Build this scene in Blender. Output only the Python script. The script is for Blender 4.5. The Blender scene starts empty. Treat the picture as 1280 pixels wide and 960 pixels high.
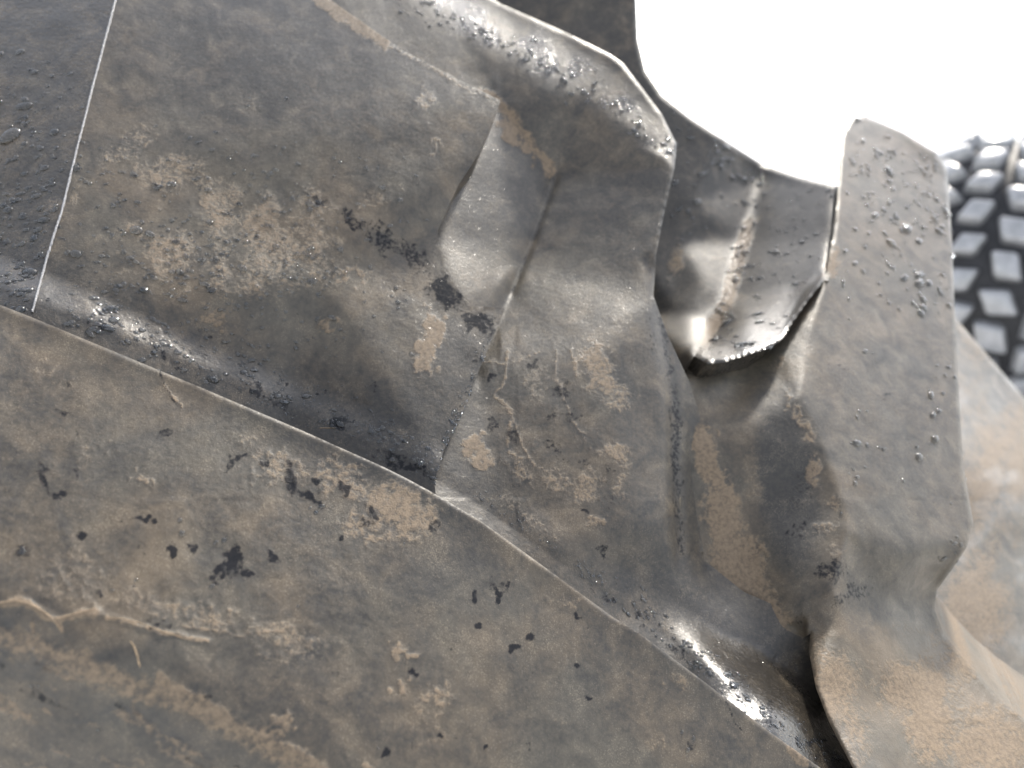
import bpy, math, random
import numpy as np
from mathutils import Vector, Matrix
from mathutils.geometry import delaunay_2d_cdt

# ------------------------------------------------------------------ camera, world, sun, exposure
SC = bpy.context.scene
CAM_Z, PITCH, FPX = 1.70, 20.0, 960.0
cam_d = bpy.data.cameras.new("camera"); cam = bpy.data.objects.new("camera", cam_d)
SC.collection.objects.link(cam); SC.camera = cam
cam.location = (0, 0, CAM_Z); cam.rotation_euler = (math.radians(90 - PITCH), 0, 0)
cam_d.sensor_width = 36; cam_d.lens = 27; cam_d.clip_start = 0.01; cam_d.clip_end = 800
cam_d.dof.use_dof = True; cam_d.dof.focus_distance = 0.40; cam_d.dof.aperture_fstop = 6.0

SUN_EL, SUN_AZ = 44.0, 28.0        # azimuth measured from +Y towards +X
w = bpy.data.worlds.new("World"); SC.world = w; w.use_nodes = True
nt = w.node_tree; nt.nodes.clear()
sky = nt.nodes.new("ShaderNodeTexSky"); sky.sky_type = 'NISHITA'; sky.sun_disc = False
sky.sun_elevation = math.radians(SUN_EL); sky.sun_rotation = math.radians(SUN_AZ)
sky.air_density = 1.0; sky.dust_density = 1.5; sky.ozone_density = 1.0
hs = nt.nodes.new("ShaderNodeHueSaturation"); hs.inputs['Saturation'].default_value = 0.34
bg = nt.nodes.new("ShaderNodeBackground"); bg.inputs[1].default_value = 0.15
wo = nt.nodes.new("ShaderNodeOutputWorld")
nt.links.new(sky.outputs[0], hs.inputs['Color']); nt.links.new(hs.outputs[0], bg.inputs[0]); nt.links.new(bg.outputs[0], wo.inputs[0])
sd = bpy.data.lights.new("sun", 'SUN'); sun = bpy.data.objects.new("sun", sd); SC.collection.objects.link(sun)
sd.energy = 2.0; sd.angle = math.radians(4.5); sd.color = (1.0, 0.93, 0.82)
e, a = math.radians(SUN_EL), math.radians(SUN_AZ)
sdir = Vector((math.cos(e)*math.sin(a), math.cos(e)*math.cos(a), math.sin(e)))
sun.rotation_euler = sdir.to_track_quat('Z', 'Y').to_euler(); sun.location = (2, 4, 6)
SC.view_settings.view_transform = 'Standard'; SC.view_settings.look = 'None'
SC.view_settings.exposure = 1.58; SC.view_settings.gamma = 1.0; SC.view_settings.use_curve_mapping = False
SC.render.engine = 'CYCLES'
SC.cycles.max_bounces = 6; SC.cycles.transparent_max_bounces = 6

# ------------------------------------------------------------------ surveyed points -> world
CR, SR = math.cos(math.radians(PITCH)), math.sin(math.radians(PITCH))
RIGHT = np.array([1., 0, 0]); UP = np.array([0, SR, CR]); FWD = np.array([0, CR, -SR]); CAM = np.array([0, 0, CAM_Z])
def P(px, py, d):
    px, py, d = np.broadcast_arrays(np.asarray(px, float), np.asarray(py, float), np.asarray(d, float))
    x = (px-640)/FPX*d; y = -(py-480)/FPX*d
    return CAM + x[..., None]*RIGHT + y[..., None]*UP + d[..., None]*FWD
def cam2world(v):
    v = np.array(v, float); v /= np.linalg.norm(v)
    return v[0]*RIGHT + v[1]*UP - v[2]*FWD
N_OUT = cam2world((.30, .50, .80))       # outward direction of the tread here
rng = np.random.default_rng(7); random.seed(7)

def seg_dist(X, Y, line, signed=False):
    best = np.full(X.shape, 1e9)
    for (x0, y0), (x1, y1) in zip(line[:-1], line[1:]):
        dx, dy = x1-x0, y1-y0; L = dx*dx+dy*dy+1e-9
        t = np.clip(((X-x0)*dx+(Y-y0)*dy)/L, 0, 1)
        D = np.hypot(X-x0-t*dx, Y-y0-t*dy)
        if signed: D = np.where(dx*(Y-y0)-dy*(X-x0) > 0, -D, D)
        best = np.where(np.abs(D) < np.abs(best), D, best)
    return best
def near_pt(X, Y, line):
    best = np.full(X.shape, 1e9); bx = X.copy(); by = Y.copy()
    for (x0, y0), (x1, y1) in zip(line[:-1], line[1:]):
        dx, dy = x1-x0, y1-y0; L = dx*dx+dy*dy+1e-9
        t = np.clip(((X-x0)*dx+(Y-y0)*dy)/L, 0, 1)
        qx, qy = x0+t*dx, y0+t*dy; D = np.hypot(X-qx, Y-qy); m = D < best
        best = np.where(m, D, best); bx = np.where(m, qx, bx); by = np.where(m, qy, by)
    return best, bx, by
def inside(X, Y, poly):
    r = np.zeros(X.shape, bool); n = len(poly)
    for i in range(n):
        (x0, y0), (x1, y1) = poly[i], poly[(i+1) % n]
        if y0 == y1: continue
        c = ((y0 > Y) != (y1 > Y)) & (X < (x1-x0)*(Y-y0)/(y1-y0)+x0); r ^= c
    return r
_G = {}
def vnoise(X, Y, s, seed):
    if seed not in _G: _G[seed] = np.random.default_rng(seed).random((257, 257))
    g = _G[seed]; u = X/s+1000; v = Y/s+1000
    i = np.floor(u).astype(int); j = np.floor(v).astype(int); fu = u-i; fv = v-j
    fu = fu*fu*(3-2*fu); fv = fv*fv*(3-2*fv); i %= 256; j %= 256
    return (g[i, j]*(1-fu)+g[i+1, j]*fu)*(1-fv)+(g[i, j+1]*(1-fu)+g[i+1, j+1]*fu)*fv
def fbm(X, Y, s, seed, o=4):
    t = 0; amp = 1; tot = 0
    for k in range(o):
        t = t+amp*vnoise(X+37*k, Y-91*k, s/2**k, seed+k); tot += amp; amp *= .55
    return t/tot
def sm(x, a, b):
    t = np.clip((x-a)/(b-a), 0, 1); return t*t*(3-2*t)
def chaikin(l, n=2):
    for _ in range(n):
        o = [l[0]]
        for a, b in zip(l[:-1], l[1:]):
            o += [(a[0]*.75+b[0]*.25, a[1]*.75+b[1]*.25), (a[0]*.25+b[0]*.75, a[1]*.25+b[1]*.75)]
        l = o+[l[-1]]
    return l

# ------------------------------------------------------------------ materials
def new_mat(name):
    m = bpy.data.materials.new(name); m.use_nodes = True
    n = m.node_tree; n.nodes.clear(); return m, n
def nd(n, t, **kw):
    x = n.nodes.new(t)
    for k, v in kw.items(): setattr(x, k, v)
    return x
def mixc(n, fac, a, b, mode='MIX'):
    x = nd(n, "ShaderNodeMix", data_type='RGBA', blend_type=mode)
    for s, v in ((x.inputs[0], fac), (x.inputs[6], a), (x.inputs[7], b)):
        if hasattr(v, 'links') or isinstance(v, bpy.types.NodeSocket): n.links.new(v, s)
        else: s.default_value = v if not isinstance(v, tuple) else (*v, 1)
    return x.outputs[2]
def math_(n, op, a, b=0.0, c=None, clamp=False):
    x = nd(n, "ShaderNodeMath", operation=op, use_clamp=clamp)
    for i, v in enumerate((a, b) if c is None else (a, b, c)):
        if isinstance(v, bpy.types.NodeSocket): n.links.new(v, x.inputs[i])
        else: x.inputs[i].default_value = v
    return x.outputs[0]
def maprange(n, v, a, b, c=0., d=1.):
    x = nd(n, "ShaderNodeMapRange", interpolation_type='SMOOTHSTEP')
    n.links.new(v, x.inputs[0])
    for i, q in zip((1, 2, 3, 4), (a, b, c, d)): x.inputs[i].default_value = q
    return x.outputs[0]
def noise(n, vec, scale, detail=4, rough=.55, dist=0.):
    x = nd(n, "ShaderNodeTexNoise"); n.links.new(vec, x.inputs['Vector'])
    x.inputs['Scale'].default_value = scale; x.inputs['Detail'].default_value = detail
    x.inputs['Roughness'].default_value = rough; x.inputs['Distortion'].default_value = dist
    return x.outputs[0]

def rubber_material():
    m, n = new_mat("wet_muddy_rubber")
    geo = nd(n, "ShaderNodeNewGeometry"); vec = geo.outputs['Position']
    at = lambda k: nd(n, "ShaderNodeAttribute", attribute_name=k).outputs['Fac']
    mud, dark, wet, film = at('mud'), at('dark'), at('wet'), at('film')
    n1 = noise(n, vec, 60, 6, .6, .6); n2 = noise(n, vec, 420, 5, .65); n3 = noise(n, vec, 1700, 3, .6); n4 = noise(n, vec, 18, 5, .6, .4)
    # rubber with a mineral film
    rub = mixc(n, maprange(n, n2, .35, .7), (.022, .020, .018), (.040, .035, .028))
    ff = math_(n, 'ADD', film, math_(n, 'MULTIPLY', math_(n, 'SUBTRACT', n1, .5), 1.5))
    ff = math_(n, 'ADD', ff, math_(n, 'MULTIPLY', math_(n, 'SUBTRACT', n2, .5), .55))
    ff = maprange(n, ff, .05, 1.05)
    filmc = mixc(n, maprange(n, n4, .35, .65), (.080, .068, .049), (.108, .080, .050))
    c = mixc(n, ff, rub, filmc)
    # fine light flecks of dried soil
    fl = maprange(n, math_(n, 'ADD', n3, math_(n, 'MULTIPLY', n1, .5)), .83, .95)
    c = mixc(n, math_(n, 'MULTIPLY', fl, .55), c, (.22, .18, .13))
    # dried mud, and the golden glint painted in the second valley
    mm = math_(n, 'ADD', mud, math_(n, 'MULTIPLY', math_(n, 'SUBTRACT', n2, .5), .75))
    mm = math_(n, 'ADD', mm, math_(n, 'MULTIPLY', math_(n, 'SUBTRACT', n1, .5), .45))
    mf = math_(n, 'MULTIPLY', maprange(n, mm, .39, .71), maprange(n, n3, .25, .6, .55, 1.))
    mudc = mixc(n, maprange(n, n2, .35, .65), (.132, .097, .065), (.225, .165, .108))
    c = mixc(n, math_(n, 'MULTIPLY', mf, .9), c, mudc)
    # dark wet spots, and shade painted along the middle lug's creases
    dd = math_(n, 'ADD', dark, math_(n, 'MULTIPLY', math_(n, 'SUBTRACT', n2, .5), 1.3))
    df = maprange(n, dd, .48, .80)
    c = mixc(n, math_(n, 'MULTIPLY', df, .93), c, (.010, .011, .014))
    ww = math_(n, 'ADD', wet, math_(n, 'MULTIPLY', math_(n, 'SUBTRACT', n1, .5), .5), clamp=True)
    c = mixc(n, math_(n, 'MULTIPLY', ww, .35), c, mixc(n, 1.0, c, (.55, .52, .48), 'MULTIPLY'))
    rg = math_(n, 'ADD', .43, math_(n, 'MULTIPLY', n2, .16))
    rg = math_(n, 'ADD', rg, math_(n, 'MULTIPLY', mf, .3))
    rg = math_(n, 'SUBTRACT', rg, math_(n, 'MULTIPLY', ww, .30))
    rg = math_(n, 'SUBTRACT', rg, math_(n, 'MULTIPLY', df, .12))
    b = nd(n, "ShaderNodeBsdfPrincipled"); n.links.new(c, b.inputs['Base Color']); n.links.new(rg, b.inputs['Roughness'])
    b.inputs['IOR'].default_value = 1.5; n.links.new(math_(n, 'SUBTRACT', .5, math_(n, 'MULTIPLY', df, .38)), b.inputs['Specular IOR Level'])
    n.links.new(math_(n, 'MULTIPLY', ww, .9), b.inputs['Coat Weight']); b.inputs['Coat Roughness'].default_value = .14; b.inputs['Coat IOR'].default_value = 1.33
    h = math_(n, 'ADD', math_(n, 'MULTIPLY', n2, .55), math_(n, 'MULTIPLY', n3, .25))
    h = math_(n, 'ADD', h, math_(n, 'MULTIPLY', mf, .5))
    bp = nd(n, "ShaderNodeBump"); bp.inputs['Distance'].default_value = .0006; bp.inputs['Strength'].default_value = .75
    n.links.new(h, bp.inputs['Height']); n.links.new(bp.outputs[0], b.inputs['Normal'])
    # the water coat has its own shallow ripple
    bp2 = nd(n, "ShaderNodeBump"); bp2.inputs['Distance'].default_value = .0010; bp2.inputs['Strength'].default_value = .8
    n.links.new(noise(n, vec, 380, 2, .5, .5), bp2.inputs['Height']); n.links.new(bp2.outputs[0], b.inputs['Coat Normal'])
    o = nd(n, "ShaderNodeOutputMaterial"); n.links.new(b.outputs[0], o.inputs[0])
    return m
RUB = rubber_material()

def simple(name, c1, c2, scale, rough, bump=.001, spec=.5, coat=0):
    m, n = new_mat(name); g = nd(n, "ShaderNodeNewGeometry"); v = g.outputs['Position']
    f = noise(n, v, scale, 6, .65); b = nd(n, "ShaderNodeBsdfPrincipled")
    n.links.new(mixc(n, maprange(n, f, .3, .7), c1, c2), b.inputs['Base Color']); b.inputs['Roughness'].default_value = rough
    b.inputs['Specular IOR Level'].default_value = spec; b.inputs['Coat Weight'].default_value = coat; b.inputs['Coat Roughness'].default_value = .15
    bp = nd(n, "ShaderNodeBump"); bp.inputs['Distance'].default_value = bump; n.links.new(f, bp.inputs['Height']); n.links.new(bp.outputs[0], b.inputs['Normal'])
    o = nd(n, "ShaderNodeOutputMaterial"); n.links.new(b.outputs[0], o.inputs[0]); return m
SEAM = simple("pale_scuffed_rubber_flash", (.15, .15, .16), (.36, .36, .37), 900, .35)
STRAW = simple("dry_straw", (.17, .125, .08), (.30, .22, .14), 700, .7)
YARD = simple("pale_gravel_yard", (.52, .51, .49), (.66, .65, .63), 9, .9, .01)
FAR_RUB = simple("wet_rubber_sky_sheen", (.19, .195, .20), (.30, .30, .31), 20, .33, .002, .8, 1)  # pale base colour carries the sky's reflection on the wet blocks
FAR_DARK = simple("black_rubber_carcass", (.012, .012, .014), (.025, .025, .028), 20, .6, .002, .4)
def water():
    m, n = new_mat("water"); b = nd(n, "ShaderNodeBsdfPrincipled"); b.inputs['Base Color'].default_value = (.85, .9, .95, 1)
    b.inputs['Roughness'].default_value = .03; b.inputs['IOR'].default_value = 1.5; b.inputs['Transmission Weight'].default_value = 1
    o = nd(n, "ShaderNodeOutputMaterial"); n.links.new(b.outputs[0], o.inputs[0]); return m
WATER = water()

# ------------------------------------------------------------------ helpers for objects
def empty(name, loc, label, cat, group=None):
    o = bpy.data.objects.new(name, None); SC.collection.objects.link(o); o.location = loc; o.empty_display_size = .1
    o['label'] = label; o['category'] = cat
    if group: o['group'] = group
    return o
def link(o, parent=None):
    SC.collection.objects.link(o)
    if parent:
        o.parent = parent; o.matrix_parent_inverse = Matrix.Translation(parent.location).inverted()
    return o
def mesh_np(name, V, F, mat, parent=None, smooth=True, attrs=None):
    V = np.asarray(V, np.float32); F = np.asarray(F, np.int32); k = F.shape[1]
    me = bpy.data.meshes.new(name); me.vertices.add(len(V)); me.vertices.foreach_set('co', V.ravel())
    me.loops.add(F.size); me.loops.foreach_set('vertex_index', F.ravel())
    me.polygons.add(len(F)); me.polygons.foreach_set('loop_start', np.arange(0, F.size, k, dtype=np.int32))
    me.polygons.foreach_set('use_smooth', np.full(len(F), smooth))
    for kk, vv in (attrs or {}).items():
        at = me.attributes.new(kk, 'FLOAT', 'POINT'); at.data.foreach_set('value', np.asarray(vv, np.float32))
    me.update(calc_edges=True); me.materials.append(mat)
    return link(bpy.data.objects.new(name, me), parent)

# ------------------------------------------------------------------ relief sheets
STEP = 2.5
SHEETS = {}
def boxblur(a, r):
    for ax in (0, 1):
        n = 2*r+1; p = np.pad(a, [(r+1, r) if k == ax else (0, 0) for k in (0, 1)], mode='edge'); c = np.cumsum(p, axis=ax)
        a = (np.take(c, range(n, c.shape[ax]), axis=ax)-np.take(c, range(0, c.shape[ax]-n), axis=ax))/n
    return a
def blur(a, r):
    return boxblur(boxblur(a, r), r) if r > 0 else a
def sheet(key, name, poly, ctrl, chains=(), soft=5, sharp=(), roll=(), rollr=7, wall=.05, mod=None, paint=None, parent=None, rough=1.0, wall_dir=None):
    """One moulded piece of the tread: outline + surveyed depths -> thick curved mesh."""
    xs = [p[0] for p in poly]; ys = [p[1] for p in poly]
    x0, y0 = min(xs)-10, min(ys)-10; nx = int((max(xs)-x0+10)/STEP)+2; ny = int((max(ys)-y0+10)/STEP)+2
    X, Y = np.meshgrid(x0+STEP*np.arange(nx), y0+STEP*np.arange(ny))
    c2 = [(c[0], c[1]) for c in ctrl]; wv = [1/c[2] for c in ctrl]
    bx0, by0, bx1, by1 = x0-60, y0-60, x0+nx*STEP+60, y0+ny*STEP+60
    # guard points on a frame, extrapolated from the nearest surveyed points
    A = np.array([[c[0], c[1], 1] for c in ctrl])
    for gx in np.linspace(bx0, bx1, 4):
        for gy in np.linspace(by0, by1, 4):
            if gx in (bx0, bx1) or gy in (by0, by1):
                dd = np.hypot(A[:, 0]-gx, A[:, 1]-gy); k = np.argsort(dd)[:3]
                c2.append((gx, gy)); wv.append(float(np.average(np.array(wv)[k], weights=1/(dd[k]+1))))
    edges = [(a, b) for ch in chains for a, b in zip(ch[:-1], ch[1:])]
    vo, eo, fo, ov, oe, of_ = delaunay_2d_cdt([Vector(p) for p in c2], edges, [], 0, 1e-4, True)
    wo_ = []
    for i, v in enumerate(vo):
        wo_.append(wv[ov[i][0]] if ov[i] else None)
    for i, v in enumerate(vo):
        if wo_[i] is None:
            dd = [(math.hypot(v[0]-p[0], v[1]-p[1])+1e-6, q) for p, q in zip(c2, wv)]; dd.sort(); dd = dd[:2]
            wo_[i] = sum(q/r for r, q in dd)/sum(1/r for r, q in dd)
    W = np.full(X.shape, np.mean(wv))
    for f in fo:
        (ax, ay), (bx, by), (cx, cy) = [tuple(vo[i]) for i in f]; wa, wb, wc = [wo_[i] for i in f]
        det = (by-cy)*(ax-cx)+(cx-bx)*(ay-cy)
        if abs(det) < 1e-9: continue
        i0 = max(0, int((min(ax, bx, cx)-x0)/STEP)-1); i1 = min(nx, int((max(ax, bx, cx)-x0)/STEP)+3)
        j0 = max(0, int((min(ay, by, cy)-y0)/STEP)-1); j1 = min(ny, int((max(ay, by, cy)-y0)/STEP)+3)
        if i0 >= i1 or j0 >= j1: continue
        xx, yy = X[j0:j1, i0:i1], Y[j0:j1, i0:i1]
        l1 = ((by-cy)*(xx-cx)+(cx-bx)*(yy-cy))/det; l2 = ((cy-ay)*(xx-cx)+(ax-cx)*(yy-cy))/det; l3 = 1-l1-l2
        m = (l1 >= -1e-6) & (l2 >= -1e-6) & (l3 >= -1e-6)
        W[j0:j1, i0:i1] = np.where(m, l1*wa+l2*wb+l3*wc, W[j0:j1, i0:i1])
    S = blur(W, soft); Wf = S
    if sharp:
        S1 = blur(W, 1); D = np.full(X.shape, 1e9)
        for l in sharp: D = np.minimum(D, seg_dist(X, Y, l))
        k = sm(D, 8, soft*STEP*2.2); Wf = S1*(1-k)+S*k
    d = 1/Wf
    if mod: d = mod(X, Y, d)
    # hand-cast unevenness of the rubber
    d = d-rough*((fbm(X, Y, 120, 11, 3)-.5)*.0030+(fbm(X, Y, 26, 21, 3)-.5)*.0009)
    att = paint(X, Y) if paint else {}
    for k in ('mud', 'dark', 'wet', 'film'): att.setdefault(k, np.zeros(X.shape))
    d = d-.0003*sm(att['mud']+(fbm(X, Y, 9, 31, 3)-.5)*.8, .4, .7)
    closed = list(poly)+[poly[0]]
    dist, qx, qy = near_pt(X, Y, closed); ins = inside(X, Y, poly)
    snap = dist < STEP*.72
    keep = ins | snap
    VX = np.where(snap, qx, X); VY = np.where(snap, qy, Y)
    rr0 = rollr*(.75+.6*(fbm(X, Y, 40, 41, 3)-.5)*2)
    for l in roll:
        s = np.minimum(seg_dist(VX, VY, l), rr0); t = 1-s/rr0
        d = d+rr0*d/FPX*1.3*(1-np.sqrt(np.clip(1-t*t*.96, 0, 1)))
    pts = P(VX, VY, d)
    idx = -np.ones(X.shape, int); q = keep[:-1, :-1] & keep[1:, :-1] & keep[:-1, 1:] & keep[1:, 1:]
    allsnap = snap[:-1, :-1] & snap[1:, :-1] & snap[:-1, 1:] & snap[1:, 1:]; q &= ~allsnap
    use = np.zeros(X.shape, bool)
    use[:-1, :-1] |= q; use[1:, :-1] |= q; use[:-1, 1:] |= q; use[1:, 1:] |= q
    idx[use] = np.arange(use.sum()); V = pts[use]
    a_, b_, c_, d_ = idx[1:, :-1][q], idx[1:, 1:][q], idx[:-1, 1:][q], idx[:-1, :-1][q]
    F = np.stack([a_, b_, c_, d_], 1)
    E = np.concatenate([F[:, [0, 1]], F[:, [1, 2]], F[:, [2, 3]], F[:, [3, 0]]])
    key1 = E[:, 0]*10**7+E[:, 1]; key2 = E[:, 1]*10**7+E[:, 0]; Bd = E[~np.isin(key1, key2)]
    bv = np.unique(Bd); remap = {v: i for i, v in enumerate(bv)}
    A_ = {k: v[use] for k, v in att.items()}
    if wall:
        n0 = len(V)+len(bv); rows = [V, V[bv]]; prev = len(V)+np.arange(len(bv))
        for kk in A_: A_[kk] = np.concatenate([A_[kk], (att[kk][use])[bv]])
        Fs = [F]; wd = -N_OUT if wall_dir is None else wall_dir
        be = np.array([[remap[x], remap[y]] for x, y in Bd])
        for k, t in enumerate((.06, .2, .5, 1.0)):
            nv = V[bv]+(wd if wall_dir is None else (wd-V[bv])/np.linalg.norm(wd-V[bv], axis=1)[:, None])*wall*t; rows.append(nv); cur = n0+k*len(bv)+np.arange(len(bv))
            Fs.append(np.stack([prev[be[:, 1]], prev[be[:, 0]], cur[be[:, 0]], cur[be[:, 1]]], 1)); prev = cur
            for kk in A_: A_[kk] = np.concatenate([A_[kk], (att[kk][use])[bv]])
        V = np.concatenate(rows); F = np.concatenate(Fs)
    o = mesh_np(name, V, F, RUB, parent, True, A_)
    gy, gx = np.gradient(pts, axis=(0, 1))
    SHEETS[key] = dict(d=d, x0=x0, y0=y0, nx=nx, ny=ny, pts=pts, keep=ins)
    return o
def depth_at(key, X, Y):
    s = SHEETS[key]; i = np.clip(((X-s['x0'])/STEP).round().astype(int), 0, s['nx']-1); j = np.clip(((Y-s['y0'])/STEP).round().astype(int), 0, s['ny']-1)
    return s['d'][j, i]
def surf(key, px, py):
    s = SHEETS[key]; i = int(round((px-s['x0'])/STEP)); j = int(round((py-s['y0'])/STEP))
    if not (1 <= i < s['nx']-1 and 1 <= j < s['ny']-1) or not s['keep'][j, i]: return None
    p = s['pts']; tx = p[j, i+1]-p[j, i-1]; ty = p[j-1, i]-p[j+1, i]; n = np.cross(tx, ty); n /= np.linalg.norm(n)+1e-12
    return p[j, i], n, tx/np.linalg.norm(tx)

def blobs(X, Y, L, seed, warp=14):
    """L: (cx, cy, rx, ry, angle, strength) patches with a ragged outline."""
    U = X+(fbm(X, Y, 34, seed, 4)-.5)*warp*3+(fbm(X, Y, 9, seed+7, 2)-.5)*warp*2.8; V = Y+(fbm(X, Y, 34, seed+50, 4)-.5)*warp*3+(fbm(X, Y, 9, seed+57, 2)-.5)*warp*2.8
    r = np.zeros(X.shape)
    for cx, cy, rx, ry, an, st in L:
        c, s = math.cos(math.radians(an)), math.sin(math.radians(an)); u = ((U-cx)*c+(V-cy)*s)/rx; v = (-(U-cx)*s+(V-cy)*c)/ry
        r = np.maximum(r, st*np.clip(1.35-.75*np.sqrt(u*u+v*v), 0, 1))
    return r
def lines(X, Y, L, seed, warp=5):
    U = X+(fbm(X, Y, 20, seed, 3)-.5)*warp*3; V = Y+(fbm(X, Y, 20, seed+50, 3)-.5)*warp*3; r = np.zeros(X.shape)
    for l, wd, st in L: r = np.maximum(r, st*np.clip(1.2-seg_dist(U, V, l)/wd*.6, 0, 1))
    return r

# ------------------------------------------------------------------ SETTING
def grid_plane(name, size, z, mat, n=40):
    g = np.sign(np.linspace(-1, 1, n))*np.abs(np.linspace(-1, 1, n))**2.2*size
    X, Y = np.meshgrid(g, g); V = np.stack([X, Y, np.full(X.shape, z)], -1).reshape(-1, 3)
    i = np.arange(n*n).reshape(n, n); F = np.stack([i[:-1, :-1], i[:-1, 1:], i[1:, 1:], i[1:, :-1]], -1).reshape(-1, 4)
    return mesh_np(name, V, F, mat)
gr = grid_plane("ground", 400, 0, YARD); gr['kind'] = 'structure'

# ------------------------------------------------------------------ THE TRACTOR TYRE
TYRE = empty("tractor_tyre", tuple(P(640, 480, .55)-N_OUT*.12), "large wet black tractor tyre with deep mud-smeared lugs filling the frame", "tyre")

A_EDGE = [(-440, 205), (-220, 300), (0, 381), (36, 395), (161, 447), (262, 489), (375, 537), (480, 584), (512, 600), (550, 621), (602, 652), (670, 701), (767, 772), (800, 792), (880, 852), (957, 911), (1017, 954), (1100, 1010), (1240, 1100)]
def dB(px, py): return 1/(1.934-.0007*px+.001233*py)
def fillet(X, Y, d, amp=.009, wdt=62):
    s = seg_dist(X, Y, A_EDGE, True)      # positive above the near lug's edge
    return d-amp*(lambda t: t*t*(3-2*t))(np.clip((wdt-s)/(wdt-14), 0, 1))-.00012*np.clip(16-s, 0, 40)

# --- valley floor between the near lug and the middle lug (carcass)
polyB = [(-440, -200), (160, -205), (405, -6), (505, 64), (626, 126), (600, 190), (573, 231), (547, 290), (554, 334), (587, 382), (632, 385), (600, 460), (577, 517), (555, 562), (543, 602), (547, 645), (600, 800), (375, 720), (161, 640), (-440, 420)]
ctrlB = [(x, y, dB(x, y)) for x, y in [(-220, -200), (330, -200), (730, 215), (590, 660), (-220, 330), (200, 200), (400, 350), (185, -150), (38, 390)]]
def bfloor(X, Y):
    return dB(X, Y)+.006*np.exp(-(((X-560)/60)**2+((Y-390)/60)**2))
def modB(X, Y, d):
    s = seg_dist(X, Y, [(185, -150), (145, 0), (95, 180), (38, 390), (20, 450)], True)
    d = d+.00007*np.clip(38+(390-Y)*.275-X, 0, 300)
    # shallow dip at the foot of the middle lug
    d = d+.002*np.exp(-(((X-560)/60)**2+((Y-390)/60)**2))
    return fillet(X, Y, d, .009*(1-.5*sm(X, 380, 520)))
def paintB(X, Y):
    hz = fbm(X, Y, 150, 60, 4)
    film = .34+.5*(hz-.45)+.55*np.exp(-(((X-300)/230)**2+((Y-290)/150)**2))-.3*np.exp(-(((X-330)/150)**2+((Y-110)/70)**2))
    s = seg_dist(X, Y, A_EDGE, True)
    film = film-.3*sm(-s, -110, -20)
    left = sm(-(X-(38+(390-Y)*.275)), -2, 2); film = film*(1-.2*left)
    mud = blobs(X, Y, [(537, 432, 15, 38, 12, 1.0), (440, 345, 30, 9, 15, .62), (410, 405, 17, 12, 20, .62), (270, 400, 22, 14, 0, .58), (340, 300, 55, 30, 20, .52), (150, 190, 60, 22, -30, .50), (215, 215, 50, 30, 0, .52),
                       (275, 245, 40, 22, 20, .52), (390, 250, 40, 20, 30, .5), (100, 330, 30, 40, 0, .3), (80, 250, 30, 20, 0, .45), (470, 240, 30, 20, 0, .45), (300, 130, 60, 20, 0, .35), (545, 183, 14, 6, 0, .6), (537, 120, 14, 18, 0, .5), (240, 320, 70, 22, 10, .5), (330, 345, 50, 30, 10, .5)], 70, 10)
    mud = np.maximum(mud, (.30+.8*(fbm(X, Y, 28, 65, 4)-.35))*np.exp(-(((X-290)/200)**2+((Y-300)/110)**2)**2))
    mud = np.maximum(mud, lines(X, Y, [([(400, 0), (440, 25), (482, 52)], 9, .85), ([(482, 52), (560, 98), (617, 126)], 4, .5)], 75, 4))
    dk = blobs(X, Y, [(395, 247, 24, 6, 25, .8), (440, 275, 26, 9, 35, .7), (480, 300, 30, 14, 30, .75), (520, 325, 30, 12, 40, .7), (560, 365, 34, 14, 45, .85), (600, 405, 24, 14, 20, .8), (590, 440, 16, 22, 30, .55), (470, 487, 8, 8, 0, .6),
                      (322, 490, 22, 6, 22, .75), (250, 440, 26, 6, 22, .6), (345, 505, 30, 5, 22, .7), (425, 528, 12, 9, 0, 1.0), (505, 582, 40, 9, 25, .75), (120, 403, 14, 8, 10, .8), (205, 447, 10, 5, 10, .75), (228, 458, 9, 5, 10, .75), (285, 182, 10, 6, 0, .5)], 80, 8)
    sp = fbm(X, Y, 12, 90, 3); dk = np.maximum(dk, sm(sp, .70, .84)*.8*np.exp(-((s-45)/40)**2))
    wet = .25+.4*np.exp(-((s-36)/20)**2)+.5*left+.35*sm(-Y, -140, 40)
    return dict(film=film, mud=mud, dark=dk, wet=np.clip(wet, 0, 1))
sheet('B', "carcass", polyB, ctrlB, soft=6, wall=.03, mod=modB, paint=paintB, parent=TYRE)

# --- near lug
polyA = A_EDGE+[(1240, 1180), (400, 1250), (-440, 1200)]
ctrlA = [(-220, 300, .365), (0, 381, .36), (161, 447, .36), (375, 537, .362), (550, 621, .366), (767, 772, .371), (957, 911, .377), (1240, 1100, .39),
         (-220, 640, .277), (0, 748, .284), (100, 790, .286), (200, 838, .288), (300, 890, .291), (400, 950, .294), (520, 1040, .298), (700, 1200, .305), (1240, 1180, .38),
         (-220, 800, .276), (0, 870, .282), (150, 920, .286), (300, 1010, .290), (-220, 1200, .31), (400, 1250, .33), (0, 1000, .292)]
def dA_mod(X, Y, d):
    L = lines(X, Y, [([(-40, 760), (30, 752), (70, 775), (120, 765)], 6, 1), ([(70, 772), (78, 790)], 4, 1), ([(130, 770), (200, 790), (260, 800)], 5, .8), ([(235, 825), (165, 885), (190, 915)], 6, .7), ([(310, 915), (360, 935), (405, 965)], 8, 1)], 95, 4)
    return d-.0004*sm(L, .4, 1)
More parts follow.
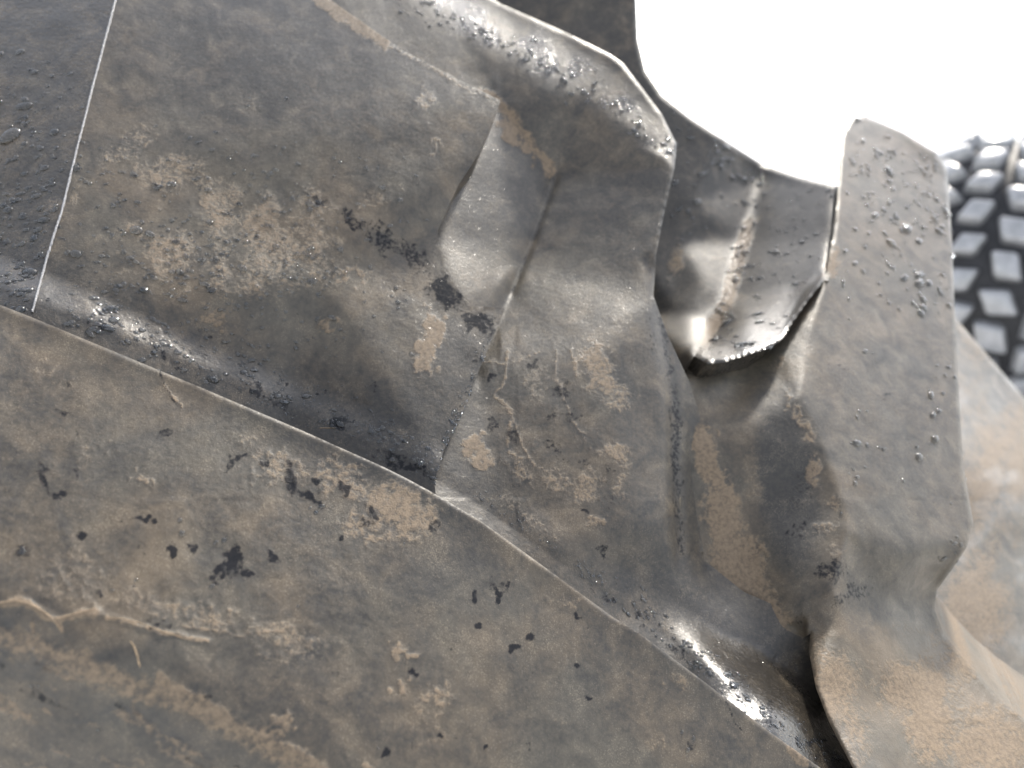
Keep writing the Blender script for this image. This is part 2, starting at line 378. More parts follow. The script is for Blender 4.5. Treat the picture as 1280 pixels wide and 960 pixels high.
def paintA(X, Y):
    film = .48+.7*(fbm(X, Y, 170, 160, 4)-.5)
    rl = seg_dist(X, Y, [(-220, 640), (0, 748), (100, 790), (200, 838), (300, 890), (400, 950), (520, 1040)], True)
    below = sm(-rl, 10, 60)
    film = film-.05*below
    mud = blobs(X, Y, [(505, 640, 50, 34, 25, .66), (430, 600, 50, 24, 30, .62), (350, 580, 60, 22, 28, .52), (465, 655, 40, 26, 0, .56), (300, 590, 40, 14, 0, .4), (501, 812, 11, 17, 0, .78), (498, 862, 13, 11, 0, .76), (545, 870, 22, 28, 10, .6),
                       (350, 905, 18, 14, 0, .7), (180, 598, 22, 9, 25, .56), (35, 890, 9, 7, 0, .75), (90, 720, 80, 50, 10, .42), (230, 770, 120, 22, 12, .48), (370, 800, 90, 28, 15, .46), (540, 920, 30, 30, 0, .45), (715, 760, 22, 11, 20, .5),
                       (850, 850, 20, 9, 35, .5), (1000, 945, 22, 10, 35, .75), (60, 470, 50, 18, 20, .4), (120, 560, 40, 30, 0, .38), (650, 835, 20, 12, 0, .4), (820, 930, 30, 18, 0, .42), (700, 900, 40, 20, 0, .38), (320, 535, 12, 5, 10, .35)], 170, 11)
    mud = np.maximum(mud, lines(X, Y, [([(-40, 762), (30, 752), (70, 775), (120, 765)], 5, .8), ([(70, 772), (78, 790)], 3, .8), ([(130, 770), (200, 790), (260, 800)], 3.5, .66), ([(225, 780), (290, 795), (350, 790)], 3, .6), ([(-60, 780), (60, 815), (110, 835), (170, 860), (260, 890), (330, 930), (400, 975)], 20, .62),
         ([(200, 850), (165, 885), (190, 915)], 6, .62), ([(200, 850), (260, 880), (310, 915), (360, 935), (405, 965)], 9, .72), ([(40, 778), (42, 790)], 3, .8), ([(205, 478), (215, 495), (228, 508)], 2.5, .65)], 175, 4))
    streak = sm(fbm((X+Y*.5)*.5, Y*2.0-X*1.0, 34, 180, 5), .42, .68); bnd = np.exp(-((rl-22)/26)**2)*sm(Y-.4*X, 735, 775)
    mud = np.maximum(mud, .75*streak*np.clip(below*.75+bnd, 0, 1))
    dk = blobs(X, Y, [(56, 600, 8, 26, -20, .75), (75, 618, 16, 7, 20, .75), (290, 700, 11, 22, 0, .95), (275, 715, 22, 6, -35, .85), (308, 718, 14, 6, 30, .85), (338, 692, 14, 6, 45, .9), (365, 600, 11, 26, 0, .85), (385, 620, 20, 7, 25, .85),
                      (300, 575, 32, 6, -30, .7), (262, 595, 24, 12, 0, .4), (215, 688, 8, 10, 0, .9), (242, 682, 7, 8, 0, .8), (175, 647, 11, 6, 0, .9), (190, 652, 6, 4, 0, .8), (105, 670, 8, 5, -30, .9), (28, 690, 14, 10, 0, .65), (395, 600, 8, 6, 0, .9),
                      (430, 610, 8, 7, 0, .85), (465, 640, 7, 12, 0, .8), (427, 672, 6, 4, -30, .85), (455, 650, 6, 9, 0, .7), (268, 730, 7, 4, 0, .8), (80, 515, 9, 7, 0, .7), (88, 555, 10, 4, 20, .6), (592, 745, 4, 8, 15, .95), (624, 747, 4, 7, 0, .95),
                      (612, 734, 3, 3, 0, .8), (600, 782, 5, 4, 0, .95), (641, 809, 5, 5, 0, 1), (647, 806, 5, 4, 0, .9), (665, 796, 9, 5, 0, 1), (722, 767, 6, 4, 30, .9), (733, 783, 3, 3, 0, .8), (720, 829, 5, 4, -30, 1), (738, 876, 4, 4, 0, 1),
                      (509, 840, 5, 8, 10, .9), (517, 846, 8, 3, 0, .8), (555, 920, 6, 3, -15, .9), (574, 924, 4, 3, 0, .8), (480, 940, 6, 8, -20, .9), (515, 930, 3, 5, 0, .8), (605, 933, 3, 4, 0, .8), (862, 935, 9, 7, 40, .75), (788, 925, 5, 5, 0, .5),
                      (740, 770, 4, 3, 0, .5), (440, 860, 18, 10, 0, .35), (340, 752, 14, 12, 0, .35), (120, 740, 14, 7, 0, .6), (110, 590, 6, 3, 0, .6), (330, 580, 6, 5, 0, .8), (160, 520, 8, 10, 0, .3), (200, 545, 5, 10, 0, .6)], 185, 4.5)
    dk = np.maximum(dk, lines(X, Y, [([(200, 466), (206, 482), (218, 500), (224, 508)], 1.6, .8), ([(575, 660), (590, 678)], 1.2, .7), ([(908, 875), (918, 900), (926, 912)], 1.6, .8)], 190, 2))
    dk = np.maximum(dk, .62*sm(fbm(X, Y, 30, 195, 3), .74, .82)); dk = np.maximum(dk, .6*below*sm(fbm(X*.5+Y*.5, Y*1.8-X, 40, 205, 3), .6, .75))
    wet = .12+.25*below
    return dict(film=film, mud=mud, dark=dk, wet=wet)
lugA = sheet('A', "lug", polyA, ctrlA, soft=9, roll=[A_EDGE], rollr=4, wall=.07, mod=dA_mod, paint=paintA, parent=TYRE, rough=.7)

# --- middle lug with its flank, end facet and corner
C_SIL = [(340, -200), (550, -42), (625, 4), (700, 37), (760, 66), (779, 79), (827, 142), (846, 180), (843, 210), (831, 262), (820, 319), (817, 370)]
polyC = [(150, -200), (400, -2), (500, 68), (580, 108), (622, 130), (597, 187), (570, 230), (543, 290), (550, 335), (585, 385), (629, 389), (595, 459), (572, 515), (550, 560), (538, 602), (545, 645), (580, 800), (700, 930), (850, 1050), (1000, 1100), (1090, 1100),
         (1120, 1040), (1075, 930), (1050, 860), (1045, 800), (1000, 770), (930, 740), (880, 700), (872, 600), (875, 520), (862, 478), (835, 420)]+C_SIL[::-1]
cc = [(150, -200, dB(150, -200)+.001), (400, -2, dB(400, -2)+.0006), (500, 68, dB(500, 68)+.0006), (622, 130, dB(622, 130)), (692, 217, dB(692, 217)+.028),      # 0-4
      (597, 187, dB(597, 187)+.0008), (570, 230, dB(570, 230)+.0008), (543, 290, dB(543, 290)+.0008), (585, 385, dB(585, 385)+.002),            # 5-8
      (673, 267, dB(673, 267)+.027), (663, 300, dB(663, 300)+.026), (647, 333, dB(647, 333)+.025), (637, 370, dB(637, 370)+.023), (628, 390, dB(628, 390)+.020),                                                  # 9-13
      (595, 459, dB(595, 459)+.012), (550, 560, dB(550, 560)+.003), (538, 602, dB(538, 602)+.001), (545, 645, .425),                             # 14-17
      (480, -40, .645), (560, 25, .627), (650, 75, .619), (740, 130, .609), (838, 208, .583),                                                    # 18-22
      (550, -42, .68), (625, 4, .661), (700, 37, .648), (760, 66, .636), (779, 79, .632), (827, 142, .614), (846, 180, .601),                    # 23-29
      (831, 262, .566), (820, 319, .548), (817, 370, .532), (830, 440, .515), (846, 500, .506), (848, 600, .487), (852, 700, .468),               # 30-36
      (880, 700, .492), (930, 785, .460), (1000, 790, .464), (1050, 860, .452), (900, 900, .424), (1000, 965, .412), (340, -200, .70), (1120, 1040, .43), (780, 600, .466), (740, 450, .494),
      (862, 478, .53), (872, 600, .515), (800, 520, .490), (960, 838, .452), (880, 745, .466), (1030, 930, .440), (620, 640, .441), (640, 700, .429), (580, 800, .405), (850, 1050, .395), (1000, 1100, .395), (965, 905, .420), (805, 660, .458)]
CR_C = [[692, 217], [673, 267], [663, 300], [647, 333], [637, 370], [626, 392]]
def modC(X, Y, d):
    g = seg_dist(X, Y, [(814, 330), (830, 420), (841, 500), (842, 560), (846, 640), (850, 720)])
    d = d+.0025*np.exp(-(g/9)**2)*sm(-Y, -760, -660)
    g2 = seg_dist(X, Y, [(694, 222), (665, 302), (640, 366)]); d = d+.0022*np.exp(-(g2/5)**2)
    return fillet(X, Y, d, .003*sm(X, 600, 700)+.029*sm(X, 820, 930), 62+18*sm(X, 880, 960))
def paintC(X, Y):
    s = seg_dist(X, Y, A_EDGE, True)
    film = .38+.45*(fbm(X, Y, 140, 260, 4)-.5)+.35*np.exp(-(((X-650)/100)**2+((Y-340)/50)**2))+.15*np.exp(-(((X-720)/110)**2+((Y-600)/120)**2))
    mud = blobs(X, Y, [(600, 560, 15, 22, -20, .82), (612, 575, 20, 12, 20, .7), (755, 465, 22, 44, -25, .64), (780, 500, 16, 18, 0, .58), (770, 565, 18, 20, 0, .62), (740, 610, 26, 24, 30, .58), (745, 650, 10, 10, 0, .72), (700, 600, 30, 14, 45, .55),
                       (650, 590, 16, 26, -40, .55), (672, 480, 40, 40, 0, .40), (780, 610, 12, 26, 0, .5), (640, 170, 9, 20, -40, .9), (663, 190, 8, 18, -40, .75), (689, 214, 5, 5, 0, .9), (800, 430, 8, 20, 0, .3)], 270, 8)
    mud = np.maximum(mud, lines(X, Y, [([(604, 118), (622, 130), (650, 160), (690, 214)], 7, .72), ([(632, 440), (634, 470), (622, 495), (640, 520), (655, 560), (690, 600)], 2.5, .62), ([(690, 440), (700, 480), (712, 520), (740, 560)], 2.5, .58), ([(640, 530), (632, 560), (650, 590)], 3, .62),
          ([(600, 450), (640, 455), (672, 440)], 2, .55), ([(715, 440), (720, 470)], 3, .6)], 275, 5))
    mud = np.maximum(mud, .45*np.exp(-((s-38)/16)**2)*sm(X, 590, 640)*sm(-X, -760, -680))
    dk = blobs(X, Y, [(615, 472, 5, 5, 0, .8), (670, 456, 9, 8, 0, .7), (700, 490, 12, 9, 0, .7), (690, 515, 8, 8, 0, .65), (722, 520, 22, 16, 0, .55), (615, 530, 8, 9, 0, .75), (640, 540, 12, 9, 0, .7), (690, 560, 16, 12, 0, .6), (705, 575, 14, 10, 0, .55), (730, 580, 12, 9, 0, .6),
                      (755, 590, 18, 24, 0, .5), (760, 630, 16, 16, 0, .55), (732, 640, 7, 5, 0, .8), (845, 560, 8, 90, -2, .7), (820, 420, 24, 50, -10, .5), (750, 690, 8, 8, 0, .7), (800, 640, 20, 60, -20, .25), (720, 440, 10, 8, 0, .5)], 280, 6)  # the long thin spot is shade painted in the right-hand crease
    dk = np.maximum(dk, lines(X, Y, [([(693, 224), (666, 302), (640, 366)], 4, .56), ([(828, 400), (838, 470), (847, 520), (845, 600), (851, 690)], 7, .62)], 296, 5))  # crease shade painted dark beside the end facet and the right-hand block
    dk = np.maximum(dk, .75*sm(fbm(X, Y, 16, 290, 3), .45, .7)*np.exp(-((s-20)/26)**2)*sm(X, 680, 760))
    wet = .18+1.1*np.exp(-((s-26)/52)**2)*sm(X, 840, 930)+1.3*sm(fbm(X, Y, 26, 295, 3), .42, .66)*np.exp(-(seg_dist(X, Y, [(400, -70), (560, 10), (650, 58), (740, 105), (825, 178)])/22)**2)
    fp = sm(seg_dist(X, Y, [(622, 128), (692, 217), (663, 300), (637, 370), (560, 345), (560, 250), (600, 180), (622, 128)])*np.where(inside(X, Y, [(622, 128), (692, 217), (663, 300), (637, 370), (560, 345), (560, 250), (600, 180)]), 1, -1), -4, 8)*sm(-Y, -400, -230)
    film = film-.25*fp; wet = wet+.05*fp
    film = film-.6*np.exp(-((s-28)/50)**2)*sm(X, 800, 880)
    return dict(film=film, mud=mud, dark=dk, wet=np.clip(wet, 0, 1))
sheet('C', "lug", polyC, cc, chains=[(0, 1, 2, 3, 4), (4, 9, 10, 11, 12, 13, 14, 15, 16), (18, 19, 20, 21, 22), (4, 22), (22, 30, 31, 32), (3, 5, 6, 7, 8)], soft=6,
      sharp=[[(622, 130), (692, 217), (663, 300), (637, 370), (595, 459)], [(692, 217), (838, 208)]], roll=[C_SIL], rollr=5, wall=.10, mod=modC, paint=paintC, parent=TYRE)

# --- second valley with the steep flank of the right-hand lug
H_SIL = [(795, -200), (795, 0), (797, 50), (806, 88), (826, 118), (860, 146), (900, 172), (952, 205), (1000, 222), (1060, 236)]
RIM = [(868, 445), (885, 455), (905, 453), (930, 445), (960, 436), (978, 424), (992, 402), (1012, 374), (1031, 350)]
polyH = [(480, -200)]+H_SIL+[(1085, 260), (1075, 340), (1045, 352)]+RIM[::-1]+[(855, 470), (840, 500), (740, 520), (680, 420), (660, 300), (640, 200), (560, 100), (460, -20)]
hc = [(480, -200, .79), (795, -200, .78), (795, 0, .75), (797, 50, .74), (826, 118, .728), (900, 172, .735), (952, 205, .765), (600, 60, .75), (700, 120, .728), (780, 200, .710), (790, 300, .69), (800, 400, .668),   # 0-11
      (950, 215, .765), (930, 300, .710), (908, 380, .650), (888, 420, .618),       # 12-15 valley line
      (1060, 236, .680), (1048, 240, .682), (1043, 300, .646), (1031, 345, .612),   # 16-19
      (1000, 362, .620), (930, 397, .594), (890, 425, .578),                       # 20-22 rim upper line
      (868, 445, .540), (885, 455, .524), (930, 445, .528), (978, 424, .546), (1031, 352, .588),  # 23-27
      (850, 300, .690), (880, 350, .662), (862, 400, .640), (836, 380, .660), (840, 500, .572), (815, 495, .59), (870, 250, .705), (1085, 260, .72), (1075, 340, .68), (680, 400, .70), (640, 250, .73), (735, 520, .62), (740, 420, .67), (560, 100, .76), (890, 478, .510), (935, 468, .513), (990, 440, .532), (860, 468, .536), (1045, 372, .566)]
def paintH(X, Y):
    film = .25+.4*(fbm(X, Y, 120, 360, 4)-.5)-.25*sm(X-(950-(Y-220)*.25), 0, 40)
    g = seg_dist(X, Y, [(950, 230), (930, 300), (908, 380), (880, 425)])
    mud = blobs(X, Y, [(845, 330, 8, 30, 8, .62), (1036, 335, 6, 20, 0, .6)], 370, 6); mud = np.maximum(mud, .8*np.exp(-(g/13)**2)*sm(Y, 230, 300))  # tan band along the valley line paints its golden highlight
    wet = .05+.4*np.exp(-(g/14)**2)*sm(Y, 230, 300)+.22*sm(X-(950-(Y-220)*.25), 0, 40)+.6*sm(Y, 395, 440)*sm(X, 850, 880)
    return dict(film=film, mud=mud, dark=np.zeros(X.shape), wet=np.clip(wet, 0, 1))
sheet('H', "carcass", polyH, hc, chains=[(12, 13, 14, 15), (19, 20, 21, 22), (23, 24, 25, 26, 27), (12, 16)], soft=3, sharp=[RIM], roll=[H_SIL, RIM], rollr=6, wall=.03, paint=paintH, parent=TYRE, rough=.8)

# --- right-hand lug
F_L = [(1013, 792), (1011, 815), (1020, 860), (1036, 902), (1065, 958), (1110, 1030), (1160, 1120)]
E_SIL = [(1031, 352), (1040, 300), (1046, 250), (1049, 200), (1052, 168), (1064, 148), (1080, 144), (1130, 166), (1170, 190), (1184, 212), (1190, 300), (1194, 400), (1199, 500), (1204, 580), (1217, 655), (1208, 685), (1190, 712), (1171, 738), (1168, 762), (1180, 792), (1210, 830), (1245, 868), (1285, 903), (1420, 1000)]
D_TOP = [(852, 462), (866, 440), (885, 448), (905, 446), (930, 438), (958, 429), (974, 418), (990, 398), (1010, 370)]
polyE = [(844, 500), (850, 478)]+D_TOP+E_SIL+[(1420, 1120)]+F_L[::-1]+[(990, 806), (940, 806), (890, 780), (860, 720), (850, 640), (845, 560)]
fE = lambda x, y: (x, y, 1/(1.50+.0015*(y-250)-.0010*(x-1046)))
ec = [(844, 500, .522), (845, 560, .510), (850, 640, .498), (860, 720, .484), (890, 780, .474), (940, 806, .472), (990, 806, .474), (1013, 792, .452),        # 0-7
      (868, 470, .545), (872, 436, .580), (940, 422, .590), (1010, 360, .61),                                                                         # 8-11
      (978, 440, .556), fE(1000, 495), fE(1030, 560), fE(1056, 635), fE(1058, 665), (1040, 735, .455),                               # 12-17
      fE(1031, 352), fE(1046, 250), fE(1052, 168), fE(1080, 144), fE(1130, 166), fE(1184, 212), fE(1194, 400), fE(1199, 500), fE(1217, 655),   # 18-26
      fE(1208, 685), fE(1140, 695), (1171, 738, .522), (1100, 745, .480), (1050, 775, .448),                                                   # 27-31
      (1020, 860, .418), (1065, 958, .386), (1160, 1120, .35), (1180, 792, .505), (1245, 868, .475), (1285, 903, .462), (1420, 1000, .45), (1150, 880, .445), (1420, 1120, .42), (890, 470, .538), (940, 455, .560), (940, 640, .498), (872, 560, .510), (876, 640, .497),
      fE(980, 200), fE(1080, 60), fE(1280, 200), fE(1290, 400), fE(1300, 600), fE(970, 320)]
def paintE(X, Y):
    film = .62+.4*(fbm(X, Y, 160, 460, 4)-.5)
    lo = sm(Y+(fbm(X, Y, 60, 465, 4)-.5)*90, 775, 800); film = film+.35*lo-.75*np.exp(-(((X-985)/38)**2+((Y-600-.9*(X-985))/105)**2)**2)
    mud = blobs(X, Y, [(885, 575, 16, 44, -14, .95), (902, 650, 22, 60, -10, .86), (925, 710, 32, 56, -15, .88), (955, 775, 30, 36, -20, .92), (1000, 520, 8, 40, -25, .62), (1020, 590, 9, 20, 0, .85), (1045, 625, 14, 14, 30, .6), (1035, 660, 24, 10, -30, .55), (1045, 690, 18, 16, 0, .48),
                       (1042, 325, 9, 26, 5, .7), (975, 450, 10, 9, 0, .6), (1060, 340, 20, 30, 0, .3), (950, 600, 40, 50, 30, .36)], 470, 7)
    big = fbm(X*1.0, Y*.75, 80, 475, 4); mud = np.maximum(mud, lo*(.40+1.4*(big-.45)))
    mud = np.maximum(mud, lo*blobs(X, Y, [(1160, 900, 30, 60, 0, .8), (1150, 860, 60, 40, 0, .7), (1230, 930, 70, 50, 0, .72)], 480, 12))
    dk = blobs(X, Y, [(1040, 715, 24, 20, 0, .7), (1060, 745, 40, 12, -30, .65), (1000, 610, 30, 50, 30, .5), (960, 520, 24, 30, 0, .4), (1000, 660, 30, 14, -30, .6), (1048, 460, 12, 4, 10, .7), (1110, 492, 14, 5, 0, .65), (885, 745, 10, 6, 0, .6), (1115, 680, 30, 12, 0, .3), (1000, 770, 14, 20, 0, .5)], 485, 7)
    wet = .15*sm(-Y, -760, -700)*sm(X, 990, 1060)+.06+.5*np.exp(-(seg_dist(X, Y, F_L)/28)**2)*sm(Y, 860, 930)
    return dict(film=film, mud=mud, dark=dk, wet=np.clip(wet, 0, 1))
def modE(X, Y, d):
    b = seg_dist(X, Y, [(844, 500), (845, 560), (850, 640), (860, 720), (890, 780), (940, 806), (992, 806)])
    k = np.where(X < 1008, sm(b, 3, 8+34*sm(Y, 600, 740)), 1.0); return (depth_at('C', X, Y)+.0006)*(1-k)+d*k
sheet('E', "lug", polyE, ec, chains=[(12, 13, 14, 15, 16, 17, 31), (17, 30, 29), (16, 28, 27), (8, 41, 42, 12), (18, 12)], soft=5, sharp=[F_L, [(1031, 352), (978, 440), (1000, 495), (1030, 560), (1056, 635), (1058, 665), (1040, 735)]], roll=[E_SIL, F_L], rollr=5, wall=.12, wall_dir=P(1140, 600, 1.6), mod=modE, paint=paintE, parent=TYRE)

# --- furthest lug at the right edge
G_SIL = [(1110, 280), (1150, 330), (1195, 398), (1240, 450), (1285, 502), (1440, 660)]
polyG = G_SIL+[(1480, 1120), (1150, 1120), (1080, 760), (1090, 500)]
gc = [(1110, 280, 1.12), (1195, 398, 1.06), (1285, 502, 1.0), (1440, 660, .92), (1240, 600, .78), (1170, 640, .72), (1300, 700, .76), (1150, 800, .60), (1280, 880, .62), (1480, 1120, .62), (1150, 1120, .52), (1090, 500, .80)]
def paintG(X, Y):
    mud = .52+1.3*(fbm(X+Y*.4, Y*.5, 70, 560, 4)-.5)-.35*sm(Y+X*.3, 1150, 1250)
    return dict(film=.6+0*X, mud=mud, dark=0*X, wet=.25+.5*sm(fbm(X, Y, 40, 570, 3), .5, .7))
sheet('G', "lug", polyG, gc, soft=8, roll=[G_SIL], rollr=12, wall=.10, paint=paintG, parent=TYRE, rough=2)

# --- mould flash line standing on the valley floor
def ribbon(name, key, pts, wd, ht, mat, parent=None, n=160, jitter=.15, seg=6):
    t = np.linspace(0, 1, n); L = np.array(pts, float); s = np.r_[0, np.cumsum(np.hypot(*np.diff(L, axis=0).T))]; s /= s[-1]
    X = np.interp(t, s, L[:, 0]); Y = np.interp(t, s, L[:, 1]); V = []; good = []
    for i in range(n):
        r = surf(key, X[i], Y[i])
        if r is None: continue
        good.append(i); V.append(r)
    C = np.array([v[0] for v in V]); N = np.array([v[1] for v in V])
    k = np.ones(9)/9
    Cp = np.pad(C, ((4, 4), (0, 0)), mode='edge'); C = C*.2+.8*np.stack([np.convolve(Cp[:, j], k, 'valid') for j in range(3)], 1)
    Np = np.pad(N, ((4, 4), (0, 0)), mode='edge'); N = np.stack([np.convolve(Np[:, j], k, 'valid') for j in range(3)], 1); N /= np.linalg.norm(N, axis=1)[:, None]
    T = np.gradient(C, axis=0); T /= np.linalg.norm(T, axis=1)[:, None]; S = np.cross(T, N); S /= np.linalg.norm(S, axis=1)[:, None]
    rows = []
    for i in range(len(C)):
        f = 1+jitter*(random.random()-.5)*2; taper = min(1, (i+1)/6, (len(C)-i)/6) if jitter > .2 else 1
        for q in range(seg):
            an = 2*math.pi*q/seg; rows.append(C[i]+S[i]*math.cos(an)*wd*f*taper+N[i]*(math.sin(an)*ht*f*taper+ht*.3))
    F = []
    for i in range(len(C)-1):
        for q in range(seg):
            a = i*seg+q; b = i*seg+(q+1) % seg; F.append((a, b, b+seg, a+seg))
    return mesh_np(name, rows, F, mat, parent)
ribbon("mould_seam", 'B', [(170, -100), (145, 0), (121, 90), (98, 180), (78, 262), (58, 325), (40, 392)], .00065, .0009, SEAM, TYRE, 260, .18)

# straw and root fibres stuck in the mud (each lies on the lug by itself)
sts = [([(-30, 766), (0, 752), (28, 750), (48, 760), (66, 772), (78, 792)], .0003, "thick pale dried root caught at the left edge of the near lug"),
       ([(68, 775), (90, 768), (122, 760)], .0003, "short pale root branching right from the thick root"),
       ([(162, 800), (170, 812), (175, 836)], .00035, "thin upright straw lying below the forked root"),
       ([(130, 772), (165, 774), (200, 788), (235, 800)], .00025, "long tan root fibre right of the fork on the near lug"),
       ([(398, 536), (408, 533), (420, 536)], .0003, "tiny bright curled fibre on the valley floor beside the near lug")]
for p, wd, lb in sts:
    key = 'B' if 'valley' in lb else 'A'
    o = ribbon("straw", key, chaikin(p), wd, wd*.8, STRAW, None, 40, .3); o['label'] = lb; o['category'] = "straw"; o['group'] = "plant fibres stuck to the tyre"

# ------------------------------------------------------------------ WATER DROPLETS
DV, DF = [], []
def dome(p, n, tx, r, el, ang):
    ty = np.cross(n, tx); c, s = math.cos(ang), math.sin(ang); u = tx*c+ty*s; v = -tx*s+ty*c
    base = len(DV); K = 10; h = r*random.uniform(.38, .55); ph = random.random()*6; wob = [1+.14*math.sin(2*math.pi*k/K*2+ph)+.04*random.uniform(-1, 1) for k in range(K)]
    for rr, hh in ((1.0, -.15), (.93, .35), (.6, .82)):
        for k in range(K):
            a = 2*math.pi*k/K; DV.append(p+u*math.cos(a)*r*rr*el*wob[k]+v*math.sin(a)*r*rr*wob[k]+n*h*hh)
    DV.append(p+n*h); DV.append(p-n*h*.3)
    for q in range(2):
        for k in range(K):
            a = base+q*K+k; b = base+q*K+(k+1) % K; DF.append((a, b, b+K)); DF.append((a, b+K, a+K))
    for k in range(K):
        a = base+2*K+k; b = base+2*K+(k+1) % K; DF.append((a, b, base+3*K)); a = base+k; b = base+(k+1) % K; DF.append((b, a, base+3*K+1))
def scatter(key, n, region, size, elong=1.0, ang=0., clump=.0, seed=0):
    rs = random.Random(seed); k = 0; tries = 0; last = None
    (x0, y0, x1, y1), dens = region
    while k < n and tries < n*40:
        tries += 1
        if last and rs.random() < clump: x, y = last[0]+rs.gauss(0, 7), last[1]+rs.gauss(0, 5)
        else: x, y = rs.uniform(x0, x1), rs.uniform(y0, y1)
        if rs.random() > dens(x, y): continue
        r = surf(key, x, y)
        if r is None: continue
        sz = size*math.exp(rs.gauss(0, .42)); dome(r[0], r[1], r[2], sz, 1+elong*rs.random(), ang+rs.gauss(0, .35)); k += 1; last = (x, y)
def finish(label, name="water_droplets"):
    global DV, DF
    o = mesh_np(name, DV, DF, WATER); o['kind'] = 'stuff'; o['label'] = label; DV, DF = [], []
ae = np.array(A_EDGE)
def above(x, y): return np.interp(x, ae[:, 0], ae[:, 1])-y
seamx = lambda y: 38+(390-y)*.275
scatter('B', 600, ((-100, 60, 110, 420), lambda x, y: (1 if x < seamx(y)-4 else 0)*min(1, max(0, (y-60)/220))), .0011, .6, .9, .2, 1)
scatter('B', 760, ((40, 120, 560, 600), lambda x, y: .9*math.exp(-((x-250)/210)**2-((y-320)/130)**2)*(x > seamx(y)+5)), .00085, .7, -.4, .3, 2)
scatter('B', 210, ((50, 340, 560, 600), lambda x, y: math.exp(-((above(x, y)-38)/24)**2)), .00085, .8, -.4, .45, 3)
scatter('B', 420, ((300, 430, 570, 620), lambda x, y: math.exp(-((above(x, y)-38)/30)**2)), .00042, .6, -.4, .4, 4)
scatter('B', 140, ((530, 420, 620, 600), lambda x, y: math.exp(-((x-(629-(y-389)*.42))/6)**2)), .0005, .6, -.9, .3, 5)
for x, y, r in [(425, 530, .0022), (122, 404, .0017), (112, 400, .0012), (7, 242, .0016), (325, 372, .0011), (230, 462, .0013)]:
    q = surf('B', x, y)
    if q: dome(q[0], q[1], q[2], r, 1.5, -.3)
finish("clear water droplets beaded over the valley floor left of the middle lug")
scatter('C', 260, ((430, -20, 850, 220), lambda x, y: math.exp(-(seg_dist(np.array([x]), np.array([y]), [(470, -20), (560, 25), (650, 66), (720, 100), (775, 140), (825, 180)])[0]/13)**2)), .0010, .8, -.6, .3, 6)
scatter('C', 260, ((720, 680, 1060, 960), lambda x, y: math.exp(-((above(x, y)-26)/22)**2)), .0007, .7, -.6, .3, 7)
scatter('C', 120, ((590, 600, 760, 760), lambda x, y: math.exp(-((above(x, y)-34)/10)**2)), .0004, .6, -.6, .5, 17)
finish("water beads along the crest and foot of the middle lug")
scatter('H', 90, ((840, 120, 940, 300), lambda x, y: .9), .0015, .7, 0, .4, 8)
scatter('H', 110, ((930, 200, 1045, 440), lambda x, y: .9), .0012, .9, .4, .3, 9)
scatter('H', 150, ((860, 250, 950, 440), lambda x, y: math.exp(-((x-(950-(y-220)*.25))/10)**2)), .0012, .6, 1.2, .4, 10)
finish("water beads in the second valley beside the tall right lug")
scatter('E', 260, ((1050, 140, 1200, 400), lambda x, y: min(1, .25+max(0, (x-1060+(300-y)*.5)/160))), .0015, .9, .9, .45, 11)
scatter('E', 60, ((1040, 380, 1215, 700), lambda x, y: .3+.6*(x > 1130)), .0012, .8, .6, .55, 12)
finish("water beads on the face of the tall right lug")
scatter('A', 26, ((-100, 640, 1000, 960), lambda x, y: .6), .0006, .6, 0, .3, 13)
for x, y, r in [(853, 915, .0009), (868, 922, .0010), (860, 938, .0012), (28, 690, .0012), (280, 674, .0010), (270, 678, .0008), (505, 680, .0006)]:
    q = surf('A', x, y)
    if q: dome(q[0], q[1], q[2], r, 1.3, 1)
finish("sparse water specks on the near lug")

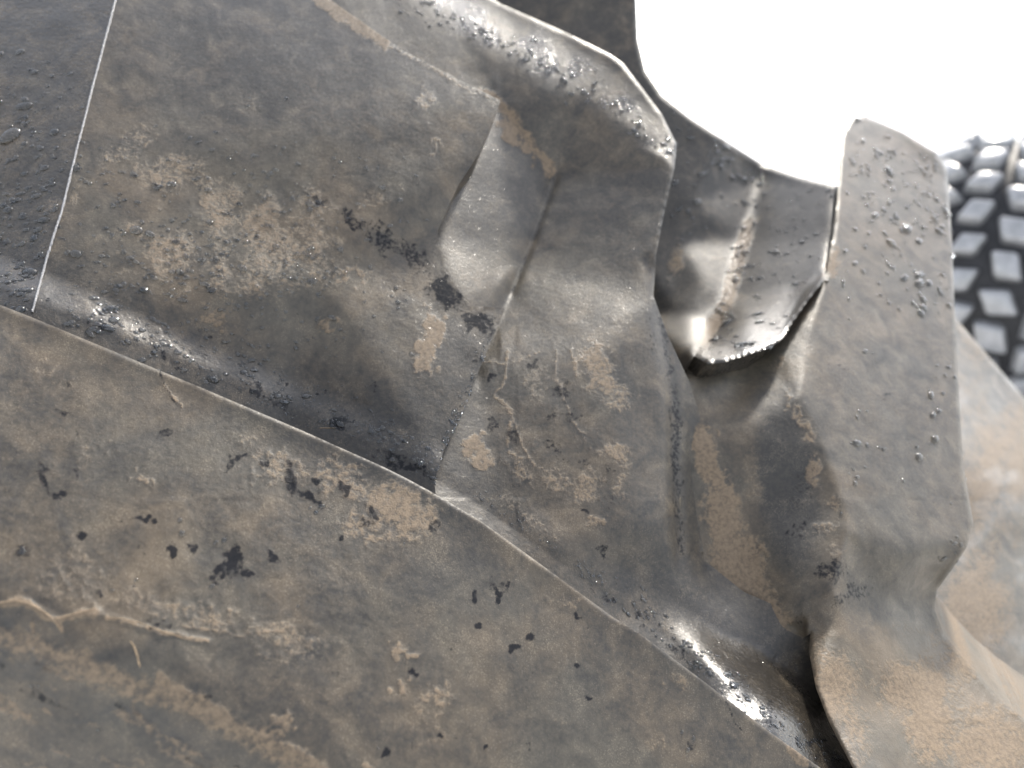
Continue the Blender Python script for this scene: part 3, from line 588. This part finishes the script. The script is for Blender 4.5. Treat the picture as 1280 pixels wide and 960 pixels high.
# ------------------------------------------------------------------ BACKGROUND TYRES in the yard
def bevel_block(nm, sx, sy, sz):
    import bmesh
    bm = bmesh.new(); bmesh.ops.create_cube(bm, size=1)
    for v in bm.verts:
        v.co.x *= sx*(1 if v.co.z < 0 else .84); v.co.y *= sy*(1 if v.co.z < 0 else .84); v.co.x += v.co.y*.35; v.co.z *= sz
    bmesh.ops.bevel(bm, geom=[e for e in bm.edges], offset=.018, segments=2, affect='EDGES', profile=.5)
    me = bpy.data.meshes.new(nm); bm.to_mesh(me); bm.free(); me.materials.append(FAR_RUB)
    for p in me.polygons: p.use_smooth = True
    return me
BLK = bevel_block("tread_block", .134, .135, .09)
def far_tyre(loc, R, Wd, rz, label):
    root = empty("block_tread_tyre", loc, label, "tyre", "tyres standing behind in the yard")
    rot = Matrix.Rotation(rz, 4, 'Z'); n = 72
    prof = [(-.30, .55), (-.42, .66), (-.5, .82), (-.47, .93), (-.38, .985), (-.2, 1.0), (0, 1.005), (.2, 1.0), (.38, .985), (.47, .93), (.5, .82), (.42, .66), (.30, .55)]
    V = []; F = []
    for i in range(n):
        an = 2*math.pi*i/n
        for (u, r) in prof: V.append((u*Wd, math.cos(an)*r*R, math.sin(an)*r*R))
    m = len(prof)
    for i in range(n):
        for k in range(m):
            a = i*m+k; b = i*m+(k+1) % m; c = ((i+1) % n)*m+(k+1) % m; d = ((i+1) % n)*m+k; F.append((a, b, c, d))
    V = np.array([rot @ Vector(v) for v in V])+np.array(loc)
    mesh_np("carcass", V, F, FAR_DARK, root)
    N = 29
    for i in range(N):
        for k, u in enumerate((-.385, -.13, .13, .385)):
            an = 2*math.pi*(i+(.5 if k % 2 else 0))/N
            if math.sin(an) < -.75 or math.cos(an) > .5: continue      # never seen: under and behind
            o = bpy.data.objects.new("tread_block", BLK); SC.collection.objects.link(o); o.parent = root
            rr = R*(1.02 if abs(u) < .3 else .99)
            tilt = Matrix.Rotation((.0 if abs(u) < .3 else math.copysign(.42, u)), 4, 'Y')
            M = rot @ Matrix.Rotation(an-math.pi/2, 4, 'X') @ Matrix.Translation((u*Wd, 0, rr)) @ tilt @ Matrix.Rotation(random.uniform(-.1, .1)+(.35 if k in (0, 3) else 0), 4, 'Z') @ Matrix.Diagonal((random.uniform(.85, 1.1)*(1 if k % 2 else -1), random.uniform(.8, 1.08), random.uniform(.8, 1.1), 1))
            o.matrix_local = M
    return root
Rf = .755
far_tyre((2.62, 4.15, Rf), Rf, .66, math.radians(-35), "left of the two blurred block-tread tyres in the bright yard behind")
far_tyre((3.27, 3.70, Rf), Rf, .66, math.radians(-35), "right of the two blurred block-tread tyres in the bright yard behind")
